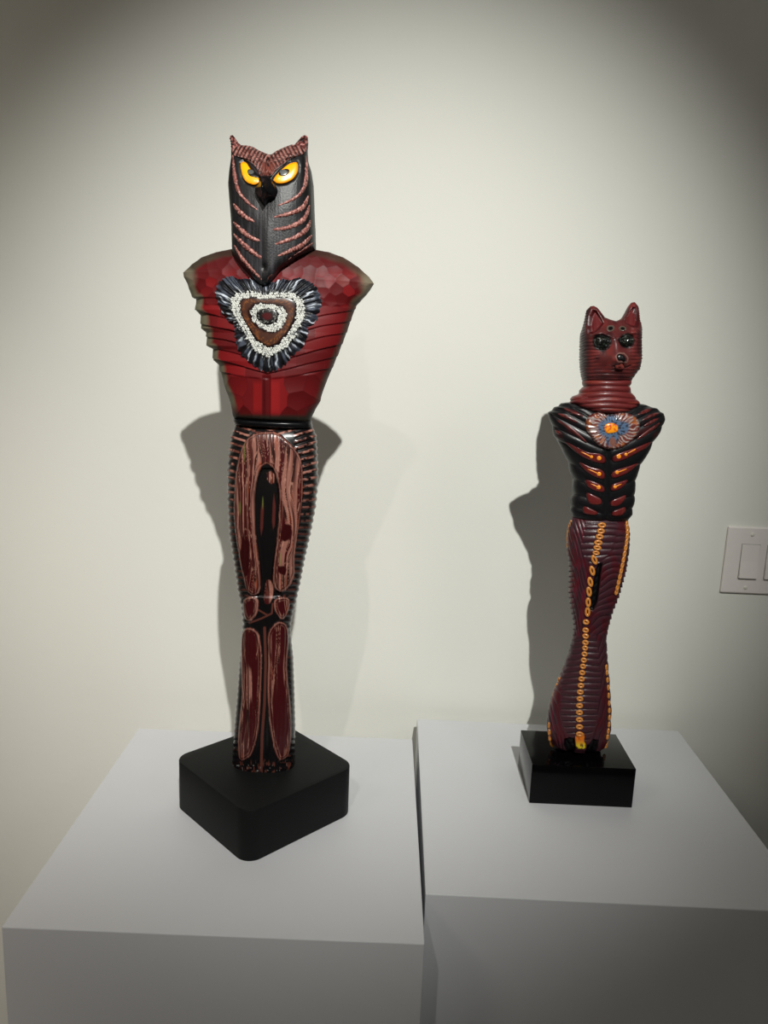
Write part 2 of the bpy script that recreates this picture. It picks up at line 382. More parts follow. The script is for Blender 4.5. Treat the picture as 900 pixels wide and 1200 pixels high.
def leg_disp(px, py, u, v, sn):
    front = sn > 0
    a = sdp(px, py, ARCH)
    d = np.minimum.reduce([a, sdp(px, py, KN1), sdp(px, py, KN2), sdp(px, py, SH1), sdp(px, py, SH2)])
    d = np.where(front, d, 20)
    slope = np.where(px > 318, -0.22, 0.22) * sst(620, 500, py)
    ph = (py - slope * -1 * np.abs(px - 318) * np.sign(px - 318) * np.sign(px - 318)) / np.where(py < 700, 7.2, 6.5)
    ph = (py + 0.30 * sst(640, 500, py) * np.abs(px - 318)) / 7.2
    rib = 0.5 + 0.5 * np.cos(6.2832 * ph)
    sidek = sst(.52, .62, np.abs(u)) * front + ~front
    amp = np.where(py < 740, 0.0015, 0.0005) * sst(498, 508, py) * sidek
    h = amp * (rib ** 0.8 - 0.6) * sst(-1.0, 2.0, d)
    h = h + 0.0016 * sst(1.5, -2.5, d)
    # fine cane relief
    st = np.cos((px + 3 * vnoise(px / 9, py / 40, 2)) * 1.3)
    h = h + 0.00016 * st * sst(0, -2, d)
    # black opening between the thighs is carved back
    inner = sst(-1, 3, a) * (front & (px > 296) & (px < 330) & (py > 548) & (py < 700))
    h = h - 0.004 * inner
    mid = np.exp(-((px - 311) / 3.0) ** 2) * sst(725, 740, py) * front
    h = h - 0.0015 * mid
    return h
def cane(px, py, seed, freq=0.42, dark=0.0):
    wx = px + 8 * vnoise(px / 16, py / 44, seed) + 2.4 * vnoise(px / 5, py / 20, seed + 1)
    b = vnoise(wx * freq * 1.25, py / 80, seed + 2); b2 = vnoise(wx * freq * 2.1, py / 34, seed + 5)
    c = np.ones(px.shape + (3,)) * BROWN
    c = mixc(c, PINK, sst(0.55, 0.8, b) * 0.8)
    c = mixc(c, DKRED, sst(0.5, 0.36, b))
    c = mixc(c, ORNG, sst(0.72, 0.9, b2) * sst(.5, .7, vnoise(px / 18, py / 22, seed + 9)) * .8)
    c = mixc(c, lin(30, 12, 11), sst(0.10, 0.03, np.abs(b - 0.56)) * 0.9)
    c = mixc(c, lin(190, 140, 122), sst(0.05, 0.02, np.abs(b2 - 0.62)) * 0.5)
    return c
def loopc(c, px, py, d, seed, body_dark):
    """ring edged panel: pale rim line, then streaks, dark heart"""
    ins = sst(0.8, -0.6, d)
    d = d + 1.6 * (vnoise(px / 4, py / 16, seed + 7) - .5) * sst(-.8, -2, d)
    k = cane(px, py, seed)
    if body_dark: k = mixc(k, lin(58, 12, 16), sst(-3.2, -5.2, d) * sst(.68, .5, vnoise(px / 3.2, py / 50, seed + 3)))
    k = mixc(k, PINK * 0.8, sst(-0.2, -.7, d) * sst(-2.0, -1.3, d) * 0.6)
    k = mixc(k, lin(40, 10, 10), sst(.8, .2, np.abs(d + 2.6)) * .7)
    k = mixc(k, PINK * 0.8, sst(.6, .2, np.abs(d + 3.9)) * .35 * sst(.4, .6, vnoise(px / 9, py / 25, seed)))
    return mixc(c, k, ins)
def leg_col(px, py, u, v, sn):
    front = sn > 0
    c = np.ones(px.shape + (3,)) * BLK
    ph = (py + 0.30 * sst(640, 500, py) * np.abs(px - 318)) / 7.2
    rib = 0.5 + 0.5 * np.cos(6.2832 * ph)
    br = sst(0.6, 0.85, rib) * sst(.2, .5, vnoise(px / 3.0, py / 2.5, 7)) * (sst(.5, .6, np.abs(u)) * front + ~front + sst(512, 508, py) * front).clip(0, 1)
    c = mixc(c, BROWN * 1.0, br * sst(735, 700, py) * (0.5 + .5 * sst(620, 520, py)))
    c = mixc(c, PINK * 1.1, br * sst(640, 530, py) * sst(.35, .6, vnoise(px / 4, py / 3, 4)))
    c = mixc(c, BROWN * 0.7, br * sst(735, 760, py) * sst(.5, .8, vnoise(px / 6, py / 5, 3)) * .7)
    a = np.where(front, sdp(px, py, ARCH), 20)
    c = loopc(c, px, py, a, 11, False)
    for q, s_ in ((KN1, 21), (KN2, 31), (SH1, 41), (SH2, 51)):
        c = loopc(c, px, py, np.where(front, sdp(px, py, q), 20), s_, True)
    for q in (TONG, UPBLOB):
        c = mixc(c, cane(px, py, 61), sst(.7, -.5, np.where(front, sdp(px, py, q), 20)))
    for q in (SL1, SL2):
        c = mixc(c, lin(76, 34, 30), sst(.2, -1.2, np.where(front, sdp(px, py, q), 20)))
    # dark cells and olive slivers set in the cane
    for (x, y, rx, ry) in ((335, 624, 6, 10), (331, 668, 5, 6), (288, 650, 5, 26)):
        e = np.hypot((px - x) / rx, (py - y) / ry) + .5 * (vnoise(px / 3, py / 8, 71) - .5); c = mixc(c, lin(46, 8, 10), sst(1.1, .8, e) * front)
    for (x, y, rx, ry) in ((282, 595, 1.6, 9), (328, 655, 1.2, 9), (287, 530, 1.0, 12), (307, 590, 1., 8)):
        e = np.hypot((px - x) / rx, (py - y) / ry); c = mixc(c, OLIVE * .7, sst(1.2, .5, e) * front * .7)
    # thin crossing canes at the knees and the centre line of the shins
    for pl, wd in ((Z(240, 690, 5.219, [(270, 210), (350, 180), (410, 150), (415, 90)]), .9), (Z(240, 690, 5.219, [(330, 130), (380, 160)]), .9),
                   (Z(240, 690, 5.219, [(365, 240), (372, 450), (365, 700), (350, 900), (345, 1110)]), 1.5)):
        d, _ = segd(px, py, pl); c = mixc(c, BROWN * .8, sst(wd + .5, wd - .3, d) * front)
    # speckled foot
    k = sst(.62, .8, vnoise(px / 1.6, py / 4.5, 77)) * sst(888, 897, py) * front
    c = mixc(c, BROWN * .8, k)
    c = mixc(c, lin(120, 118, 116), sst(.85, .95, vnoise(px / 1.4, py / 3, 78)) * sst(888, 897, py) * front)
    return c
legs = leg.build('legs', M['gloss_glass'], owl, 620, 230, 60, leg_disp, leg_col)

# ---- waist band
def ringband(body, name, y0, y1, grow, mat, parent, ox=0.0):
    pass
wb = Body(OY, [(275, 493), (276, 495.5), (276, 498)], [(365.5, 493), (364.5, 495.5), (365.5, 498)], [(493, .0295), (498, .029)], e=0.75, tk=12, bk=12)
wb.build('waist_band', M['black_gloss'], owl, 14, 90, 40, lambda px, py, u, v, sn: 0.0006 + 0 * px, lambda px, py, u, v, sn: np.ones(px.shape + (3,)) * BLK)

# ---- torso
TL = [(290, 289.5), (270, 292.5), (253, 296), (236.7, 302), (225, 311), (215, 320), (216.5, 326), (220, 333), (223, 341), (226, 349), (230.5, 351), (230, 364), (236, 370), (236.3, 385), (242.7, 390), (243, 405), (250, 409), (250.7, 422), (258, 428), (260, 440), (268, 463), (273, 486), (276.5, 493)]
TR = [(350, 289.5), (368, 292.5), (386.7, 296), (403, 302), (420, 313), (433, 325), (438, 333), (434, 340), (430, 345), (418, 358), (413, 370), (405, 393), (393, 423), (381.7, 450), (373, 473), (366, 488), (363.5, 494)]
torso_b = Body(OY, TL, TR, [(290, .018), (300, .025), (320, .032), (345, .037), (400, .041), (450, .037), (494, .030)], e=0.85, tk=30, bk=60)
rnd = random.Random(4)
SC = []
yy = 286; k = 0
while yy < 372:
    xx = 205 + (k % 2) * 6.5
    while xx < 450:
        SC.append((xx + rnd.uniform(-3.6, 3.6), yy + rnd.uniform(-2.6, 2.6), 1, 1)); xx += 14
    yy += 11; k += 1
LC = [(297, 462, .9, 3), (325, 458, .9, 3), (280, 452, 1.2, 1), (272, 474, 1, 1.3), (287, 488, 1, 1), (346, 448, 1.4, 1), (352, 470, 1.2, 1), (368, 452, 1.2, 1), (362, 486, 1.2, 1), (338, 490, 1, 1), (384, 440, 1.2, 1), (258, 440, 1, 1)]
def tfield(px, py):
    d1, d2, i1 = voro(px, py, SC)
    hs = -0.0006 + 0.000013 * d1                                    # scooped scales
    hs = np.minimum(hs, 0.0007); cs = hsh(i1 * 1.0, 1.0, 3)
    dx = np.abs(px - 313)
    b = (py + 0.34 * dx - 0.0008 * dx * dx + 6 * vnoise(px / 34, py / 30, 5)) / 13.0; fb = b - np.floor(b)
    cell = vnoise(np.floor(b) * 7.3 + px / 42, np.floor(b), 6)
    sect = np.floor(px / 46 + hsh(np.floor(b), 2.0, 8) * 2)
    hb = 0.0017 * (fb - 0.5) * sst(0, .25, fb) - .0008 * sst(.25, 0, fb)
    cb = hsh(np.floor(b), sect, 4)
    hb = hb + 0.0006 * (cb - .5)
    e1, e2, j1 = voro(px, py, LC)
    hl = -0.0012 + 0.000010 * e1; cl = hsh(j1 * 1.0, 5.0, 3)
    edge = 356 + 0.18 * (px - 313) * np.where(px > 313, 0.2, -.1)
    w1 = sst(edge - 2, edge + 2, py); w2 = sst(440, 443, py + 0.12 * dx - 3)
    h = hs * (1 - w1) + hb * w1; h = h * (1 - w2) + hl * w2
    c = cs * (1 - w1) + cb * w1; c = c * (1 - w2) + cl * w2
    eg = np.where(w1 < .5, sst(16, 3, d2 - d1), np.where(w2 < .5, sst(.3, .02, fb) * .45, sst(40, 8, e2 - e1) * .6))
    return h, c, eg, w2
def t_disp(px, py, u, v, sn):
    h, c, eg, w2 = tfield(px, py)
    h = h * np.where(sn > 0, 1, .5)
    strip = sst(5.5, 4.0, np.abs(px - 312)) * sst(438, 444, py)
    h = np.where(sn > 0, h - 0.0015 * strip, h)
    return h * (1 - .3 * sst(.9, 1, np.abs(u)))
TOUT = TL + TR[::-1]
def t_col(px, py, u, v, sn):
    h, c, eg, w2 = tfield(px, py)
    col = np.ones(px.shape + (3,)) * lin(94, 16, 19)
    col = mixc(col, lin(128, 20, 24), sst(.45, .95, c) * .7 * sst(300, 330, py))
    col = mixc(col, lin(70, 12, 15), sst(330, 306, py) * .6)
    col = mixc(col, lin(80, 10, 13), sst(.45, .05, c) * .6)
    col = mixc(col, lin(118, 58, 50), sst(.93, .97, hsh(c * 91.0, 2.0, 1)) * (py < 352) * .35)  # a few paler facets, specular glints put into the colour
    col = mixc(col, lin(66, 8, 11), eg * .45)
    col = mixc(col, lin(66, 4, 8), sst(5.5, 4.2, np.abs(px - 312)) * sst(438, 444, py) * .75)
    col = mixc(col, lin(146, 26, 27), sst(17, 14, np.abs(px - 312)) * sst(5, 6, np.abs(px - 312)) * sst(444, 452, py) * sst(488, 478, py) * .55)
    d = -sdp(px, py, TOUT)
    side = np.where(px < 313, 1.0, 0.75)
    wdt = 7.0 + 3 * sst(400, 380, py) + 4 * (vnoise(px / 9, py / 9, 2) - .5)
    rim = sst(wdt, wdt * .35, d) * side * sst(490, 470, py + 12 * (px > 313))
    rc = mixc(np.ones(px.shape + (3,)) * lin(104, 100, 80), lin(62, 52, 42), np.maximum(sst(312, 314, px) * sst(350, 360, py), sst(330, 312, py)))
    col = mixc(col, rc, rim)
    tip = np.maximum(sst(17, 6, np.hypot(px - 217, py - 326)), sst(20, 7, np.hypot(px - 437, py - 333)))
    col = mixc(col, lin(122, 114, 96), tip * .75)
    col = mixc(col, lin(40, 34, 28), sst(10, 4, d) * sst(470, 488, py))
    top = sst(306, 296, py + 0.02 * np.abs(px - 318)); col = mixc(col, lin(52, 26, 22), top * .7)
    return col
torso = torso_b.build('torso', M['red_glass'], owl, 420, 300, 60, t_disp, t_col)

# ---- heart medallion
HE = lambda p: Z(250, 315, 6.667, p)
H_OUT = HE([(20, 190), (45, 110), (100, 70), (150, 60), (200, 80), (280, 75), (340, 95), (405, 125), (450, 110), (540, 80), (600, 90), (660, 70), (740, 95), (800, 140), (845, 240), (835, 320), (790, 430), (745, 450), (735, 530), (680, 630), (600, 700), (540, 770), (440, 810), (350, 780), (270, 720), (200, 640), (170, 530), (160, 440), (110, 400), (50, 300)])
H_B1 = HE([(140, 240), (200, 185), (300, 180), (400, 205), (500, 185), (620, 190), (690, 240), (720, 310), (690, 420), (640, 520), (560, 620), (430, 690), (330, 640), (260, 540), (190, 420), (150, 320)])
H_B2 = HE([(205, 260), (250, 225), (320, 222), (400, 235), (500, 225), (570, 225), (630, 250), (655, 300), (640, 400), (590, 500), (510, 590), (430, 620), (340, 560), (280, 470), (220, 370)])
H_C1 = HE([(288, 330), (320, 285), (380, 272), (430, 282), (520, 288), (560, 310), (575, 360), (555, 430), (510, 480), (460, 495), (400, 480), (340, 440), (300, 390)])
H_C2 = HE([(345, 350), (380, 318), (440, 312), (490, 325), (512, 365), (500, 410), (450, 440), (400, 435), (355, 400)])
hc = HE([(430, 380)])[0]
def fr_h(r, a, x, y):
    return 0.0045 + 0.0012 * np.sin(a * 6.2832 * 60 + 5 * vnoise(a * 40, r * 3, 2)) * sst(.55, .8, r) - 0.0035 * sst(.9, 1.0, r)
def fr_c(x, y, r, a):
    th = np.arctan2(y - hc[1], x - hc[0]); k = th * 22 + 2.0 * vnoise(x / 6, y / 6, 4)
    n1 = vnoise(k * 1.25, r * 2.5, 3); n2 = vnoise(th * 9, r * 1.2, 9)
    c = np.ones(x.shape + (3,)) * lin(16, 18, 24)
    c = mixc(c, lin(66, 72, 84), sst(.35, .6, n1) * sst(.2, .5, n2))
    c = mixc(c, lin(196, 204, 214), sst(.74, .84, n1))
    c = mixc(c, lin(12, 12, 16), sst(.3, .15, n1) * .9)
    d = sdp(x, y, H_B1)
    sp = sst(.7, .8, vnoise(x / .9, y / .9, 6)) * sst(5.5, 1, d)
    c = mixc(c, lin(14, 14, 17), sst(5.5, 2.5, d) * .9); c = mixc(c, lin(200, 205, 205), sp)
    return c
fo = spline(H_OUT, 420, True); an = np.arange(420)
fo = hc + (fo - hc) * (1 + 0.012 * np.sin(an * 6.2832 / 7.0) + 0.014 * (hsh(np.floor(an / 4), 1.0) - .5))[:, None]
def make_patch(*a, **k): return patch(*a, **k)
fringe = patch(torso_b, 'heart_medallion', fo, 0.004, M['satin_glass'], owl, fr_c, rings=26, centre=hc, hf=fr_h, smoothn=False, back=0.006)
def am_c(x, y, r, a):
    do = -sdp(x, y, H_B2); di = sdp(x, y, H_C1)
    c = np.ones(x.shape + (3,)) * lin(70, 42, 32)
    mid = np.abs(do - 5.2) < 2.2
    c = mixc(c, lin(128, 76, 38), sst(.5, .8, vnoise(x / 1.1, y / 1.1, 3)) * sst(3.6, 1.8, np.abs(do - 5.2)))
    c = mixc(c, lin(110, 70, 56), sst(8, 14, do) * sst(400, 404, y) * .7)
    c = mixc(c, lin(24, 12, 12), sst(2.6, 1.6, do)); c = mixc(c, lin(28, 8, 8), sst(2.6, 1.4, di))
    return c
def lifth(dh): return lambda r, a, x, y: dh + 0.0012 * np.sqrt(np.clip(1 - r ** 4, 0, 1))
patch(torso_b, 'amber_heart', H_B2, 0.001, M['enamel'], fringe, am_c, n=120, rings=24, centre=hc, hf=lifth(0.0050), back=0.006)
def ce_c(x, y, r, a):
    c = np.ones(x.shape + (3,)) * lin(20, 18, 18); c = mixc(c, lin(70, 12, 16), sst(.55, .3, r))
    c = mixc(c, lin(150, 150, 145), sst(.72, .82, vnoise(x / .8, y / .8, 6)) * sst(.45, .7, r)); return c
patch(torso_b, 'dark_centre', H_C2, 0.001, M['enamel'], fringe, ce_c, n=64, rings=16, hf=lifth(0.0068), back=0.006)
def beads(name, outer, inner, lift, parent, size, seed):
    r = random.Random(seed)
    ox = np.array(outer); lo, hi = ox.min(0), ox.max(0); P = []; y = lo[1]; k = 0
    while y < hi[1]:
        x = lo[0] + (k % 2) * size * .5
        while x < hi[0]: P.append((x + r.uniform(-.35, .35) * size * .5, y + r.uniform(-.35, .35) * size * .5)); x += size
        y += size * .86; k += 1
    P = np.array(P); a = sdp(P[:, 0], P[:, 1], outer); b = sdp(P[:, 0], P[:, 1], inner)
    P = P[(a < 0.2) & (b > -0.2)]
    W = torso_b.surf(P[:, 0], P[:, 1], lift); V = []; F = []; C = []
    for w0 in W:
        rr = 0.00108 * size / 2 * 1.0 * r.uniform(.88, 1.08); i0 = len(V); n = 8; g = r.uniform(.75, 1.05); tint = r.random()
        col = lin(226, 227, 220) * g if tint > .08 else lin(120, 122, 120)
        for (q, hh) in ((1, 0), (.92, .4), (.7, .55)):
            for i in range(n): V.append((w0[0] + rr * q * math.cos(i * .7854), w0[1] - rr * hh * .8, w0[2] + rr * q * math.sin(i * .7854))); C.append(col)
        V.append((w0[0], w0[1] - rr * .46, w0[2])); C.append(lin(150, 150, 145) * g)
        for q in range(2): F += [(i0 + q * n + i, i0 + q * n + (i + 1) % n, i0 + (q + 1) * n + (i + 1) % n, i0 + (q + 1) * n + i) for i in range(n)]
        F += [(i0 + 2 * n + i, i0 + 2 * n + (i + 1) % n, i0 + 3 * n) for i in range(n)]
    o = mesh_obj(name, V, F, M['enamel'], parent, np.array(C)); o['kind'] = 'stuff'; return o
o = patch(torso_b, 'bead_ring_bed', H_B1, 0.001, M['black_gloss'], fringe, None, n=120, rings=12, centre=hc, hf=lambda r, a, x, y: 0.0048 - .004 * sst(.97, 1, r), back=0.006)
beads('outer_beads', H_B1, H_B2, 0.0050, fringe, 2.75, 5)
patch(torso_b, 'inner_ring_bed', H_C1, 0.001, M['black_gloss'], fringe, None, n=80, rings=8, hf=lambda r, a, x, y: 0.0064 - .003 * sst(.95, 1, r), back=0.006)
beads('inner_beads', H_C1, H_C2, 0.0064, fringe, 2.5, 6)

# ---- head
G = lambda p: Z(200, 140, 3.6, p)
HL = G([(250, 72), (256, 110), (259, 150), (261, 200), (254, 280), (250, 350), (256, 450), (262, 540), (264, 600), (266, 720)])
HR = G([(579, 72), (580, 110), (577, 150), (579, 200), (592, 260), (600, 340), (602, 430), (604, 540), (606, 600), (608, 720)])
HTOP = G([(248, 80), (253, 68), (262, 66), (272, 78), (285, 98), (302, 112), (350, 127), (400, 148), (425, 152), (442, 142), (470, 125), (520, 112), (538, 92), (552, 74), (566, 66), (576, 70), (582, 80)])
HBOT = G([(248, 555), (262, 560), (285, 600), (330, 650), (385, 708), (410, 726), (430, 716), (480, 650), (540, 600), (606, 556)])
head_b = Body(OY - .006, HL, HR, [(160, .020), (180, .028), (200, .036), (260, .042), (340, .042)], e=0.62, back=.8, top=HTOP, bot=HBOT, tk=9, bk=46)
eyeL = Z(250, 155, 6.43, [(205, 235), (225, 222), (250, 232), (270, 262), (300, 305), (340, 342), (348, 365), (335, 385), (300, 395), (250, 375), (222, 335), (208, 285)])
eyeR = Z(250, 155, 6.43, [(455, 350), (500, 295), (560, 245), (600, 228), (628, 228), (637, 255), (633, 300), (600, 350), (545, 380), (490, 385), (462, 372)])
def hd_disp(px, py, u, v, sn):
    f = sn > 0
    h = 0.0022 * np.exp(-((px - 313) / 9) ** 2) * sst(240, 290, py)                    # keel down the front
    for q in (eyeL, eyeR): h = h - 0.003 * sst(4, -1, sdp(px, py, q))
    h = h + 0.00016 * (vnoise(px / 1.1, py / 40, 3) - .5) * sst(210, 230, py)
    h = h - 0.0022 * np.exp(-(((px - 309.5) / 3) ** 2 + ((py - 313.5) / 5) ** 2))
    # ear tufts twist in relief
    h = h + 0.0003 * np.cos(py * 1.9 + px) * sst(178, 172, py)
    return np.where(f, h, 0)
def hd_col(px, py, u, v, sn):
    c = np.ones(px.shape + (3,)) * lin(26, 25, 27)
    g = vnoise(px / 1.3, py / 40, 3) * .6 + vnoise(px / 4.5, py / 60, 6) * .4
    c = mixc(c, lin(66, 64, 68), sst(.45, .85, g) * sst(215, 240, py) * sst(.85, .4, np.abs(u + .05)) * .8)  # satin highlight painted in, paler down the middle of the face
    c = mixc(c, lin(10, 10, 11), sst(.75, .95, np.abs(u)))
    ear = sst(179, 174, py) * np.maximum(sst(286, 280, px), sst(342, 348, px))
    t = vnoise(px / 1.8, py / 1.8, 8)
    ec = np.ones(px.shape + (3,)) * lin(96, 46, 42); ec = mixc(ec, lin(168, 112, 106), sst(.55, .8, t)); ec = mixc(ec, lin(24, 12, 12), sst(.35, .2, t))
    c = mixc(c, ec, ear)
    c = mixc(c, lin(6, 6, 6), np.exp(-(((px - 309.5) / 3) ** 2 + ((py - 313.5) / 5) ** 2)))
    return c
head = head_b.build('head', M['satin_glass'], owl, 300, 240, 60, hd_disp, hd_col)
# eyes with pupils
def eye_col(cx, cy, rx, ry, ang):
    def f(x, y, r, a):
        c = np.ones(x.shape + (3,)) * lin(255, 178, 14)
        c = mixc(c, lin(226, 128, 8), sst(.75, 1., r) * .8)
        return c
    return f
el = patch(head_b, 'eye', eyeL, 0.0011, M['enamel'], owl, eye_col(0, 0, 1, 1, 0), n=72, rings=14, lift=0.0005)
er = patch(head_b, 'eye', eyeR, 0.0011, M['enamel'], owl, eye_col(0, 0, 1, 1, 0), n=72, rings=14, lift=0.0005)
def pup(par, out, gc, gr):
    def f(x, y, r, a):
        c = np.ones(x.shape + (3,)) * lin(8, 8, 9); e = np.hypot((x - gc[0]) / gr[0], (y - gc[1]) / gr[1])
        return mixc(c, lin(84, 86, 84), sst(1.1, .85, e))
    patch(head_b, 'pupil', out, 0.0006, M['enamel'], par, f, n=48, rings=12, lift=0.0016)
pup(el, Z(250, 155, 6.43, [(258, 290), (270, 278), (295, 285), (325, 315), (343, 340), (310, 338), (275, 328), (260, 308)]), (294, 201.5), (3.6, 2.7))
pup(er, Z(250, 155, 6.43, [(492, 305), (510, 285), (548, 275), (570, 282), (572, 300), (552, 322), (520, 330), (497, 322)]), (331.8, 201.2), (4.3, 2.8))
# beak
bk = Z(250, 155, 6.43, [(380, 330), (420, 335), (445, 370), (478, 420), (485, 455), (465, 495), (430, 508), (405, 535), (388, 562), (372, 530), (340, 495), (318, 450), (322, 425), (345, 395), (352, 350)])
def bkh(r, a, x, y):
    rid = np.exp(-((x - 311) / 4.5) ** 2); return 0.004 + 0.003 * sst(1, .85, r) + 0.013 * (1 - r ** 2) * (0.45 + .55 * rid) * sst(205, 222, y) + .003 * (1 - r)
patch(head_b, 'beak', bk, 0.01, M['black_gloss'], head, None, n=72, rings=16, hf=bkh, back=0.008)
# brow: a row of laid feather bars
def pinkc(seed, s=1.0):
    def f(t, k, x, y):
        c = np.ones(x.shape + (3,)) * lin(142, 84, 76) * s; n1 = vnoise(x / 1.1, y / 1.1, seed)
        c = mixc(c, lin(196, 142, 132) * s, sst(.55, .75, n1)); c = mixc(c, lin(42, 18, 18), sst(.35, .2, n1) * .8); return c
    return f
browpoly = Z(250, 155, 6.43, [(150, 130), (210, 100), (290, 108), (350, 140), (430, 172), (480, 140), (560, 105), (610, 95), (690, 130), (670, 165), (600, 195), (530, 245), (470, 290), (440, 330), (395, 345), (350, 325), (320, 270), (270, 225), (200, 190), (155, 175)])
def browh(r, a, x, y):
    return 0.0010 + 0.0030 * sst(1, .6, r) + 0.0012 * np.cos(np.where(x < 315, (x + .55 * y), (x - .55 * y)) * 6.2832 / 5.0) * sst(1, .8, r) + .002 * np.exp(-((x - 315) / 8) ** 2)
def browc(x, y, r, a):
    k = np.where(x < 315, x + .55 * y, x - .55 * y) * 6.2832 / 5.0
    c = np.ones(x.shape + (3,)) * lin(100, 54, 48)
    c = mixc(c, lin(172, 120, 110), sst(.0, .8, np.cos(k)) * sst(.25, .6, vnoise(x / 2, y / 2, 4)))
    c = mixc(c, lin(14, 9, 9), sst(-.1, -.6, np.cos(k)))
    c = mixc(c, lin(12, 11, 12), sst(.90, .95, r) * (y > 184))
    cen = np.exp(-((x - 315) / 10) ** 2) * sst(188, 194, y)
    v2 = vnoise(x / 1.2, y / 8, 5); c = mixc(c, mixc(np.ones(x.shape + (3,)) * lin(120, 64, 54), lin(40, 18, 16), sst(.5, .3, v2)), cen)
    return c
patch(head_b, 'brow', browpoly, 0.005, M['satin_glass'], head, browc, n=160, rings=30, centre=(315, 193), hf=browh, back=0.003)
STR = [[(262, 150), (266, 200), (272, 250), (290, 310), (330, 355), (366, 382)], [(264, 355), (290, 390), (320, 415), (354, 432)],
       [(264, 432), (300, 470), (340, 500), (384, 514)], [(264, 482), (310, 530), (360, 570), (415, 600)], [(268, 530), (300, 585), (350, 642), (404, 694)],
       [(574, 150), (574, 205), (570, 265), (550, 310), (510, 340), (452, 364)], [(582, 322), (558, 370), (510, 395), (436, 413)],
       [(586, 362), (562, 420), (500, 455), (420, 466)], [(590, 425), (572, 465), (520, 500), (430, 530)],
       [(597, 488), (555, 530), (505, 555), (452, 577)], [(600, 520), (545, 566), (485, 612), (425, 684)]]
for i, s_ in enumerate(STR):
    stripe(head_b, 'feather_stripe', G(s_), 5.6 if i not in (0, 5, 4, 10) else 4.4, 0.0026, M['satin_glass'], head, pinkc(20 + i), n=60, wob=.5, end=(0.02, 0.02), taper=.55)
patch(head_b, 'chin_tip', G([(408, 665), (440, 648), (458, 655), (445, 685), (425, 706), (402, 708)]), 0.003, M['satin_glass'], head,
      lambda x, y, r, a: mixc(np.ones(x.shape + (3,)) * lin(120, 72, 62), lin(60, 30, 26), sst(.5, .3, vnoise(x, y, 3))), n=40, rings=8)

# ============================================================ CAT SCULPTURE
CY = 1.055
cat = thing('cat_sculpture', 'smaller dark red glass figure with pointed-ear cat head and ribbed black torso', 'sculpture', (0.287, 1.058, ZT))
rounded_block(0.2868, 1.0575, 0.0735, 0.0012, ZT, ZT + 0.060, 0.0, 0.0006, M['base_lacquer'], cat, hy=0.0525)
ZL = lambda p: Z(630, 600, 6.43, p); ZM = lambda p: Z(600, 740, 5.456, p)
cL = ZL([(262, 30), (228, 130), (222, 300), (240, 420), (240, 520), (238, 600), (247, 700), (265, 800), (275, 880)]) + ZM([(388, 40), (370, 120), (320, 260), (270, 380), (235, 500), (220, 610), (230, 670), (252, 715), (280, 740)])
cR = ZL([(672, 30), (690, 150), (685, 280), (660, 440), (610, 620), (560, 750), (525, 880)]) + ZM([(600, 40), (605, 150), (620, 330), (630, 500), (627, 620), (612, 680), (590, 725), (572, 742)])
cleg = Body(CY, cL, cR, [(604, .023), (650, .028), (700, .023), (740, .017), (800, .024), (850, .030), (890, .027)], e=0.85, tk=60, bk=90)
cleg.z0 = ZT + 0.0602
OPEN = ZL([(455, 395), (490, 380), (475, 470), (465, 560), (450, 680), (420, 740), (395, 740), (405, 620), (425, 520), (440, 440)])
F1 = ZM([(335, 690), (370, 680), (400, 690), (408, 750), (385, 790), (350, 770), (330, 730)])
F2 = ZM([(480, 740), (520, 690), (555, 700), (550, 750), (520, 810), (485, 815), (468, 780)])
CEN = [(705, 600), (705, 615), (700, 640), (696, 660), (692, 685), (689, 712), (687, 730), (686, 745), (685.5, 762), (682, 790), (680, 810), (679, 830), (679, 850), (679.5, 880), (680, 900)]
cenx = lambda py: np.interp(py, [c[1] for c in CEN], [c[0] for c in CEN])
def cl_field(px, py):
    dx = px - cenx(py)
    mid = np.where(py < 665, 16 * sst(668, 640, py) + 1, np.where(py < 745, 0.0, np.interp(py, [745, 800, 850, 870], [10, 22, 18, 8])))
    outer = sst(mid, mid + 4, np.abs(dx))
    hor = py + 0.03 * dx + 3 * vnoise(px / 14, py / 16, 8)
    diaL = px * 0.95 - py * 0.28 + 8 * vnoise(px / 12, py / 34, 2)
    diaR = py * 0.8 + px * .55 - .012 * (px - 700) ** 2 + 6 * vnoise(px / 20, py / 20, 3)
    low = py > 745
    ph_out = np.where(low, np.where(dx < 0, diaL / 5.0, (px * .9 + py * .3 + 5 * vnoise(px / 9, py / 20, 4)) / 5.5), np.where(dx < 0, diaL / 4.6, diaR / 6.2))
    return dx, outer, hor / 7.2, ph_out
def ridge(ph): return np.abs(np.cos(np.pi * ph)) ** 0.6
def cl_disp(px, py, u, v, sn):
    dx, outer, a, b = cl_field(px, py)
    h = 0.0017 * (ridge(a) - .6) * (1 - outer) + 0.0014 * (ridge(b) - .6) * outer
    side = sst(.86, .97, np.abs(u)) * np.exp(-((py - 700) / 45) ** 2)
    h = h * (1 - side) + side * 0.0026 * (((py / 6.2) % 1) - .4)
    f = sn > 0
    for q, k in ((OPEN, .005), (F1, .006), (F2, .006)): h = h - np.where(f, k * sst(1, -2, sdp(px, py, q)), 0)
    return h
MAR = lin(60, 30, 38); MARD = lin(24, 8, 13); MARR = lin(92, 20, 36)
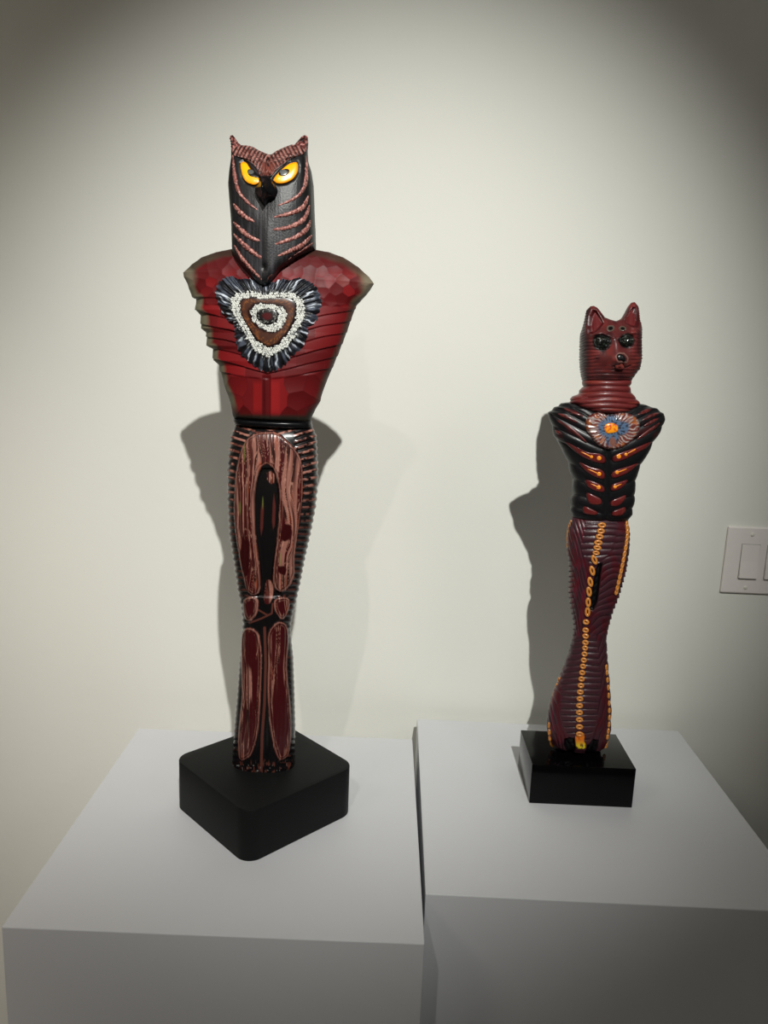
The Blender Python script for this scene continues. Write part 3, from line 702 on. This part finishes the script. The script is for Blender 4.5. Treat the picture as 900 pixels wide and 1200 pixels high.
def cl_col(px, py, u, v, sn):
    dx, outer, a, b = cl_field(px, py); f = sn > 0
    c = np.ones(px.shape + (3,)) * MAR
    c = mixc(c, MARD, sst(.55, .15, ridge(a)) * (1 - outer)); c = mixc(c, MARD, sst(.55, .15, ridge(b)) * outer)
    c = mixc(c, MARR, outer * (dx < 0) * sst(.5, .75, vnoise(px / 2.5, py / 12, 5)) * .8)
    c = mixc(c, lin(70, 14, 22), outer * sst(.45, .7, vnoise(px / 6, py / 9, 9)) * .7)
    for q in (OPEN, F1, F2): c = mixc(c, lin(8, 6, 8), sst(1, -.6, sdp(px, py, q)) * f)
    return c
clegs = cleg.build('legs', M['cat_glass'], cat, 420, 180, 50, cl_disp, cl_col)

# orange links down the middle and along the sides
def link_mesh(rx, rz, tube, n=20, k=8, squash=1.0):
    V = []; F = []
    for i in range(n):
        a = 6.2832 * i / n; s_ = 1.0 + .15 * math.cos(2 * a)
        for j in range(k):
            b = 6.2832 * j / k; rr = tube * math.cos(b)
            V.append(((rx + rr) * math.cos(a), -tube * 1.1 * math.sin(b), (rz + rr) * math.sin(a)))
    for i in range(n):
        for j in range(k): F.append((i * k + j, ((i + 1) % n) * k + j, ((i + 1) % n) * k + (j + 1) % k, i * k + (j + 1) % k))
    me = bpy.data.meshes.new('link'); me.from_pydata(V, [], F); me.polygons.foreach_set('use_smooth', [True] * len(F)); me.materials.append(M['orange']); return me
lk = link_mesh(0.0038, 0.0024, 0.0018); lk2 = link_mesh(0.0026, 0.0019, 0.0014)
def put_link(me, px, py, ang, s=1.0, sz=1.0, lift=0.0012, body=cleg, parent=None, name='link'):
    P = body.surf(np.array([px]), np.array([py]), lift)[0]
    e = 1e-3; ny = (body.front(P[0] + e, P[2]) - body.front(P[0] - e, P[2])) / (2 * e)
    o = bpy.data.objects.new(name, me); COL.objects.link(o); o.parent = parent
    o.matrix_basis = Matrix.Translation(P) @ Matrix.Rotation(math.atan(max(-2.5, min(2.5, ny))), 4, 'Z') @ Matrix.Rotation(ang, 4, 'Y') @ Matrix.Diagonal((s, 1, sz, 1))
    return o
cy_ = [(705.3, 615.5, 0, 1.05, 1), (704, 622.5, 0, 1., 1), (702.5, 629, 0, 1, 1), (701, 636, 0, 1.05, 1), (700, 642, .1, 1, .9), (698.5, 648, .1, .9, .8)]
for x, y, a, s_, sz in cy_: put_link(lk, x, y, a, s_, sz, parent=clegs)
for x, y, a in ((696.5, 656, 1.1), (694, 669, 1.25), (691.7, 682, 1.3), (690.2, 693.5, 1.35), (689.3, 706, 1.45), (688.5, 717, 1.5)):
    put_link(lk, x, y, a, 1.35, .95, parent=clegs)
for x, y in ((686.8, 729), (686.3, 738.5), (686.2, 745.5), (686, 753)): put_link(lk, x, y, 0, .82, 1.0, parent=clegs)
yv = 759.5
while yv < 862:
    put_link(lk, float(cenx(yv)), yv, 0, .74 + (yv - 759) / 420, 1.0, parent=clegs); yv += 7.0 + (yv - 759) / 60
def tail_c(x, y, r, a):
    c = np.ones(x.shape + (3,)) * lin(214, 110, 24); c = mixc(c, lin(214, 190, 30), sst(866, 874, y)); return mixc(c, lin(90, 50, 14), sst(.6, .75, vnoise(x / 2, y / 3, 3)))
patch(cleg, 'tail_inset', ZM([(408, 655), (460, 652), (462, 700), (475, 730), (462, 760), (472, 820), (440, 805), (415, 785), (405, 730)]), .0022, M['enamel'], clegs, tail_c, n=48, rings=10)
def chain(pts, n, s=1.0):
    p = spline(pts, n); d = np.gradient(p, axis=0)
    for i in range(n): put_link(lk2, p[i, 0], p[i, 1], math.atan2(d[i, 1], d[i, 0]), 1.45 * s, .95 * s, parent=clegs, lift=0.0010)
chain(ZL([(250, 85), (236, 130), (230, 200), (232, 290)]), 7, .9)
chain(ZL([(672, 95), (676, 160), (668, 240), (650, 340), (632, 430), (612, 520), (594, 600)]), 14, .95)
chain(ZM([(300, 310), (270, 400), (248, 500), (238, 600), (242, 680), (255, 720)]), 11, .9)
chain(ZM([(603, 230), (612, 330), (620, 450), (622, 560), (612, 660), (600, 730)]), 13, .8)

# ---- cat torso
T7 = lambda p: Z(630, 460, 5.625, p)
ctL = T7([(330, 56), (260, 60), (200, 65), (155, 70), (140, 90), (110, 95), (98, 118), (66, 130), (78, 165), (90, 200), (100, 240), (110, 290), (135, 330), (160, 370), (200, 460), (215, 520), (232, 570), (232, 660), (222, 700), (214, 770), (235, 825), (250, 845)])
ctR = T7([(540, 56), (600, 64), (690, 76), (728, 86), (745, 96), (790, 105), (800, 125), (833, 140), (832, 180), (820, 220), (800, 260), (760, 320), (735, 370), (700, 430), (672, 480), (655, 520), (645, 560), (636, 620), (636, 690), (624, 760), (618, 800), (598, 825), (585, 845)])
ct = Body(CY, ctL, ctR, [(470, .020), (485, .027), (520, .031), (560, .027), (600, .023), (612, .022)], e=0.85, tk=26, bk=40)
cx_t = lambda py: 712.5 - (py - 500) * 0.02
def ct_field(px, py):
    dx = np.abs(px - cx_t(py)); s_ = np.interp(py, [480, 520, 560, 600], [.50, .42, .32, .22])
    b = py + s_ * dx
    knots = [440, 470, 481, 490, 499, 508, 518, 529, 541, 559, 574, 589.5, 603, 620]
    return dx, b, np.interp(b, knots, np.arange(len(knots), dtype=float))
def ct_disp(px, py, u, v, sn):
    dx, b, ph = ct_field(px, py)
    h = 0.0021 * (np.abs(np.sin(np.pi * ph)) ** .6 - .6) * sst(1, 9, dx) * np.where(sn > 0, 1, .6)
    h = h - 0.002 * np.exp(-(dx / 3.0) ** 2) * (sn > 0)
    return h
def ct_col(px, py, u, v, sn):
    c = np.ones(px.shape + (3,)) * lin(17, 16, 19)
    dx, b, ph = ct_field(px, py)
    hi = sst(.35, .9, np.abs(np.sin(np.pi * ph))) * sst(521, 515, py)
    return mixc(c, lin(58, 20, 22), hi * sst(.62, .8, vnoise(dx / 14, np.floor(ph) * 3.1, 4)) * sst(14, 22, dx) * .7)
ctorso = ct.build('torso', M['cat_glass'], cat, 300, 220, 50, ct_disp, ct_col)
REDI = lin(98, 30, 30)
def inc(x, y, r, a): return mixc(mixc(np.ones(x.shape + (3,)) * REDI, lin(114, 44, 38), sst(.5, .9, vnoise(x / 3, y / 2, 3)) * .7), lin(52, 10, 12), sst(.82, 1, r))
INS = [([(180, 325), (260, 362), (330, 393), (410, 403), (448, 432), (440, 466), (370, 457), (270, 408)], [((355, 424), 12), ((405, 433), 17)], [(285, 390), (350, 422)]),
       ([(745, 325), (640, 365), (540, 398), (495, 425), (500, 456), (560, 447), (650, 402), (720, 362)], [((535, 422), 17), ((582, 408), 13)], [(585, 406), (646, 374)]),
       ([(275, 460), (350, 490), (420, 508), (446, 545), (430, 572), (370, 552), (310, 512)], [((405, 537), 16)], [(330, 503), (400, 535)]),
       ([(665, 465), (590, 488), (510, 513), (483, 545), (500, 564), (560, 547), (620, 512)], [((523, 527), 14)], [(590, 503), (525, 527)]),
       ([(315, 575), (380, 590), (435, 620), (437, 655), (390, 652), (330, 620)], [((402, 625), 16)], [(350, 601), (400, 623)]),
       ([(592, 575), (540, 588), (490, 608), (483, 646), (530, 642), (577, 607)], [((510, 622), 13)], [(556, 601), (512, 621)]),
       ([(325, 660), (380, 680), (420, 705), (417, 737), (350, 737), (325, 700)], [], None), ([(582, 675), (540, 690), (485, 715), (483, 747), (530, 747), (572, 710)], [], None),
       ([(305, 750), (350, 765), (396, 790), (380, 808), (305, 796)], [], None), ([(577, 755), (540, 765), (495, 785), (493, 812), (550, 810), (577, 785)], [], None)]
def circ(x, y, r, n=14): return [(x + r * math.cos(6.2832 * i / n), y + r * math.sin(6.2832 * i / n)) for i in range(n)]
for pl, dots, ln in INS:
    ins = patch(ct, 'red_inset', T7(pl), 0.0022, M['enamel'], cat, inc, n=48, rings=8, lift=0.0008, back=.004)
    for (x, y), r in dots:
        patch(ct, 'orange_dot', T7(circ(x, y, r * .92)), 0.0012, M['orange_dot'], ins, None, n=20, rings=5, lift=0.0026)
    if ln: stripe(ct, 'orange_line', T7([ln[0], ((ln[0][0] + ln[1][0]) / 2, (ln[0][1] + ln[1][1]) / 2), ln[1]]), 1.5, 0.0006, M['orange_dot'], ins, None, n=10, lift=.0027, end=(.05, .3))
for s_ in ([(175, 105), (240, 130), (300, 158)], [(135, 140), (200, 165), (268, 200)], [(125, 180), (220, 240), (325, 330)], [(108, 250), (130, 262), (158, 275)],
           [(750, 108), (710, 124), (660, 146)], [(798, 136), (750, 154), (690, 184)], [(805, 200), (740, 250), (655, 310)], [(800, 168), (750, 195), (700, 222)]):
    stripe(ct, 'red_stripe', T7(s_), 4.2, 0.0017, M['enamel'], ctorso, lambda t, k, x, y: mixc(np.ones(x.shape + (3,)) * lin(96, 36, 34), lin(60, 20, 22), sst(.6, .3, vnoise(x / 2, y / 2, 2))), n=24, lift=.0010, end=(.03, .03), taper=.8)

# cat medallion
CM = T7([(315, 200), (335, 155), (400, 130), (445, 143), (480, 152), (530, 135), (590, 135), (650, 165), (672, 210), (660, 270), (605, 330), (540, 365), (470, 372), (400, 345), (350, 290), (318, 240)])
def cmc(x, y, r, a):
    X = (x - 630) * 5.625; Y = (y - 460) * 5.625; dx = X - 490; dy = Y - 240; R_ = np.hypot(dx, dy)
    th = np.arctan2(dy, dx)
    n1 = np.sin(th * 34 + 6 * vnoise(X / 26, Y / 26, 2) + R_ / 22); c = np.ones(x.shape + (3,)) * lin(104, 48, 42)
    c = mixc(c, lin(164, 152, 146), sst(.0, .7, n1 * .6 + .5 * (vnoise(X / 12, Y / 12, 7) - .3)))
    c = mixc(c, lin(150, 84, 44), sst(.65, .8, vnoise(X / 18, Y / 18, 4)))
    lob = 88 + 34 * np.abs(np.cos(th * 2)) - 25 * (np.abs(np.sin(th * 1.5 + .5)))
    bl = sst(lob + 10, lob - 15, R_); bc = mixc(np.ones(x.shape + (3,)) * lin(78, 100, 128), lin(40, 44, 58), sst(.5, .7, vnoise(X / 9, Y / 9, 5)))
    c = mixc(c, bc, bl); c = mixc(c, lin(52, 14, 14), sst(.93, 1, r) * .8)
    c = mixc(c, lin(120, 78, 66), sst(30, 14, np.hypot(X - 490, (Y - 325) * .7)))
    return c
med = patch(ct, 'heart_medallion', CM, 0.0035, M['enamel'], cat, cmc, n=200, rings=34, centre=T7([(490, 240)])[0], lift=.001,
            hf=lambda r, a, x, y: 0.0036 - .0026 * sst(.9, 1, r) + .0004 * np.sin(np.arctan2(y - 502.7, x - 717) * 26) * sst(.5, .8, r), back=.006)
patch(ct, 'orange_centre', T7([(440, 240), (450, 210), (485, 200), (520, 212), (530, 235), (525, 258), (490, 268), (455, 268)]), 0.0016, M['enamel'], med,
      lambda x, y, r, a: mixc(np.ones(x.shape + (3,)) * lin(240, 150, 20), lin(206, 74, 20), sst(.5, .7, vnoise(x / 1.5, y / 1.5, 4))), n=32, rings=10, lift=.0045)

# ---- cat neck and head
N6 = lambda p: Z(640, 340, 6, p)
nkL = N6([(256, 600), (262, 670), (240, 700), (225, 735), (190, 760), (170, 790), (165, 830)])
nkR = N6([(604, 600), (583, 670), (585, 700), (605, 740), (625, 780), (640, 810), (650, 840)])
nkB = N6([(150, 790), (200, 812), (270, 850), (360, 872), (450, 880), (560, 860), (600, 835), (660, 800)])
nk = Body(CY - .004, nkL, nkR, [(440, .026), (455, .026), (470, .029), (485, .033)], e=0.8, top=N6([(150, 600), (700, 600)]), bot=nkB, tk=20, bk=10)
def nk_ph(px, py): return (py - 0.0022 * (px - 712) ** 2 * sst(440, 470, py)) / 6.6
neck = nk.build('neck', M['cat_glass'], cat, 130, 140, 40, lambda px, py, u, v, sn: 0.0018 * (ridge(nk_ph(px, py)) - .6),
         lambda px, py, u, v, sn: mixc(mixc(np.ones(px.shape + (3,)) * lin(98, 34, 34), lin(116, 44, 38), sst(.6, .8, vnoise(px / 20, py / 4, 3))), lin(60, 12, 14), sst(.45, .1, ridge(nk_ph(px, py)))))
chL = N6([(286, 80), (270, 160), (250, 225), (246, 330), (243, 440), (243, 540), (250, 620), (262, 670)])
chR = N6([(655, 80), (670, 150), (678, 200), (668, 300), (666, 400), (665, 450), (650, 550), (612, 620), (585, 670)])
chT = N6([(240, 240), (262, 180), (285, 140), (310, 114), (335, 110), (358, 122), (385, 155), (410, 190), (450, 206), (490, 218), (525, 203), (545, 175), (575, 115), (598, 88), (622, 84), (645, 110), (662, 150), (685, 205)])
ch = Body(CY - .004, chL, chR, [(358, .014), (372, .022), (385, .030), (420, .034), (450, .027)], e=0.75, back=.9, top=chT, bot=N6([(240, 655), (700, 655)]), tk=7, bk=30)
EL = N6([(335, 350), (355, 322), (400, 318), (440, 335), (450, 365), (435, 400), (400, 422), (355, 405), (337, 380)])
ER = N6([(512, 350), (535, 325), (570, 312), (605, 325), (617, 355), (605, 385), (570, 398), (535, 388)])
EARL = N6([(325, 138), (300, 180), (284, 250), (290, 305), (330, 312), (380, 270), (412, 232), (385, 185), (352, 140)])
EARR = N6([(612, 115), (585, 150), (550, 210), (560, 240), (610, 262), (655, 270), (668, 215), (655, 160), (635, 120)])
NOSE = N6([(490, 470), (505, 450), (535, 452), (558, 480), (552, 500), (525, 496), (500, 498)])
def ch_ph(px, py):
    dx = np.abs(px - 722)
    return (py - .16 * dx * sst(445, 400, py) + 2 * vnoise(px / 10, py / 10, 1)) / 4.6
def ch_disp(px, py, u, v, sn):
    f = sn > 0
    cheek = np.maximum(sst(14, 24, np.abs(px - 720)), sst(424, 436, py)) * sst(385, 400, py)
    h = 0.0010 * (ridge(ch_ph(px, py)) - .6) * cheek * (.5 + vnoise(px / 9, py / 5, 12))
    g = 0.0095 * np.exp(-(((px - 723) / 11) ** 2 + ((py - 421) / 11) ** 2)) + 0.0035 * np.exp(-(((px - 722) / 5) ** 2 + ((py - 402) / 12) ** 2))
    g = g - 0.0045 * (np.exp(-(((px - 706) / 9) ** 2 + ((py - 401) / 8) ** 2)) + np.exp(-(((px - 734) / 9) ** 2 + ((py - 399) / 8) ** 2)))
    bl, _ = segd(px, py, N6([(330, 315), (400, 300), (470, 330)])); br, _ = segd(px, py, N6([(510, 330), (570, 300), (620, 300)]))
    g = g + 0.0028 * (np.exp(-(bl / 2.4) ** 2) + np.exp(-(br / 2.4) ** 2))
    for q in (EARL, EARR): g = g - 0.006 * sst(1.0, -4, sdp(px, py, q))
    mt, _ = segd(px, py, N6([(470, 535), (500, 548), (520, 520), (545, 548), (590, 530)])); g = g - 0.0012 * np.exp(-(mt / .9) ** 2)
    edge = .00035 * np.cos(py * 2.1 + px) * sst(.9, 1, np.abs(u))
    return np.where(f, h + g, h) + edge
def ch_col(px, py, u, v, sn):
    c = np.ones(px.shape + (3,)) * lin(84, 34, 34)
    n1 = vnoise(px / 7, py / 7, 3)
    c = mixc(c, lin(106, 40, 38), sst(.5, .8, n1)); c = mixc(c, lin(60, 22, 24), sst(.4, .15, n1))
    cheek = np.maximum(sst(14, 24, np.abs(px - 720)), sst(424, 436, py)) * sst(382, 396, py)
    c = mixc(c, lin(48, 14, 16), sst(.45, .1, ridge(ch_ph(px, py))) * cheek)
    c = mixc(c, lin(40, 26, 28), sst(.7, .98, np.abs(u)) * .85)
    c = mixc(c, lin(58, 28, 30), sst(428, 442, py) * .6)
    for q in (EARL, EARR):
        c = mixc(c, lin(94, 30, 32), sst(1, -1, sdp(px, py, q))); c = mixc(c, lin(58, 12, 14), sst(1.6, .6, np.abs(sdp(px, py, q) + 1.5)))
    f = sn > 0
    for q in (EL, ER): c = mixc(c, lin(14, 10, 10), sst(3, 1, sdp(px, py, q)) * f)
    mt, _ = segd(px, py, N6([(470, 535), (500, 548), (520, 520), (545, 548), (590, 530)])); c = mixc(c, lin(50, 14, 14), sst(1.3, .5, mt) * f)
    c = mixc(c, lin(120, 92, 84), sst(1.2, .4, np.abs(sdp(px, py, NOSE) - 1.2)) * .8 * f)
    return c
chead = ch.build('head', M['cat_glass'], cat, 260, 220, 50, ch_disp, ch_col)
def eyc(x, y, r, a): return mixc(mixc(np.ones(x.shape + (3,)) * lin(10, 12, 11), lin(58, 66, 58), sst(.7, .9, vnoise(x / 1.2, y / 1.2, 5)) * .8), lin(150, 158, 150), sst(.9, .97, vnoise(x / .9, y / .9, 8)))  # pale specks are sparkles painted into the dark eye
M['cat_eye'] = base_mat('faceted_dark_glass_eye', rough=0.08, spec=0.6, coat=0.6)
for q in (EL, ER):
    patch(ch, 'eye', q, 0.0045, M['cat_eye'], chead, eyc, n=48, rings=12, lift=-.0022,
          hf=lambda r, a, x, y: 0.0052 * np.sqrt(np.clip(1 - r ** 2, 0, 1)) + .0005 * np.floor(hsh(np.floor(x / 3), np.floor(y / 3)) * 3))
patch(ch, 'nose', NOSE, .003, M['black_gloss'], chead, None, n=32, rings=8, lift=.0075, back=.006)
for q in ([(425, 265), (440, 248), (475, 250), (480, 275), (455, 292), (430, 285)], [(512, 262), (535, 252), (560, 262), (560, 280), (535, 288), (515, 280)]):
    rg = patch(ch, 'forehead_spot', N6(q), .0012, M['enamel'], chead, lambda x, y, r, a: mixc(np.ones(x.shape + (3,)) * lin(84, 72, 62), lin(10, 9, 10), sst(.62, .5, r)), n=32, rings=10, lift=.0003)
LIP = N6([(490, 530), (515, 510), (540, 525), (548, 548), (520, 556), (492, 548)])
patch(ch, 'lip', LIP, .0008, M['cat_glass'], chead, lambda x, y, r, a: mixc(np.ones(x.shape + (3,)) * lin(118, 52, 46), lin(30, 8, 8), np.exp(-(((x - 726) / 2) ** 2 + ((y - 430.5) / 1.5) ** 2))), n=32, rings=8, lift=.0058, back=.008)
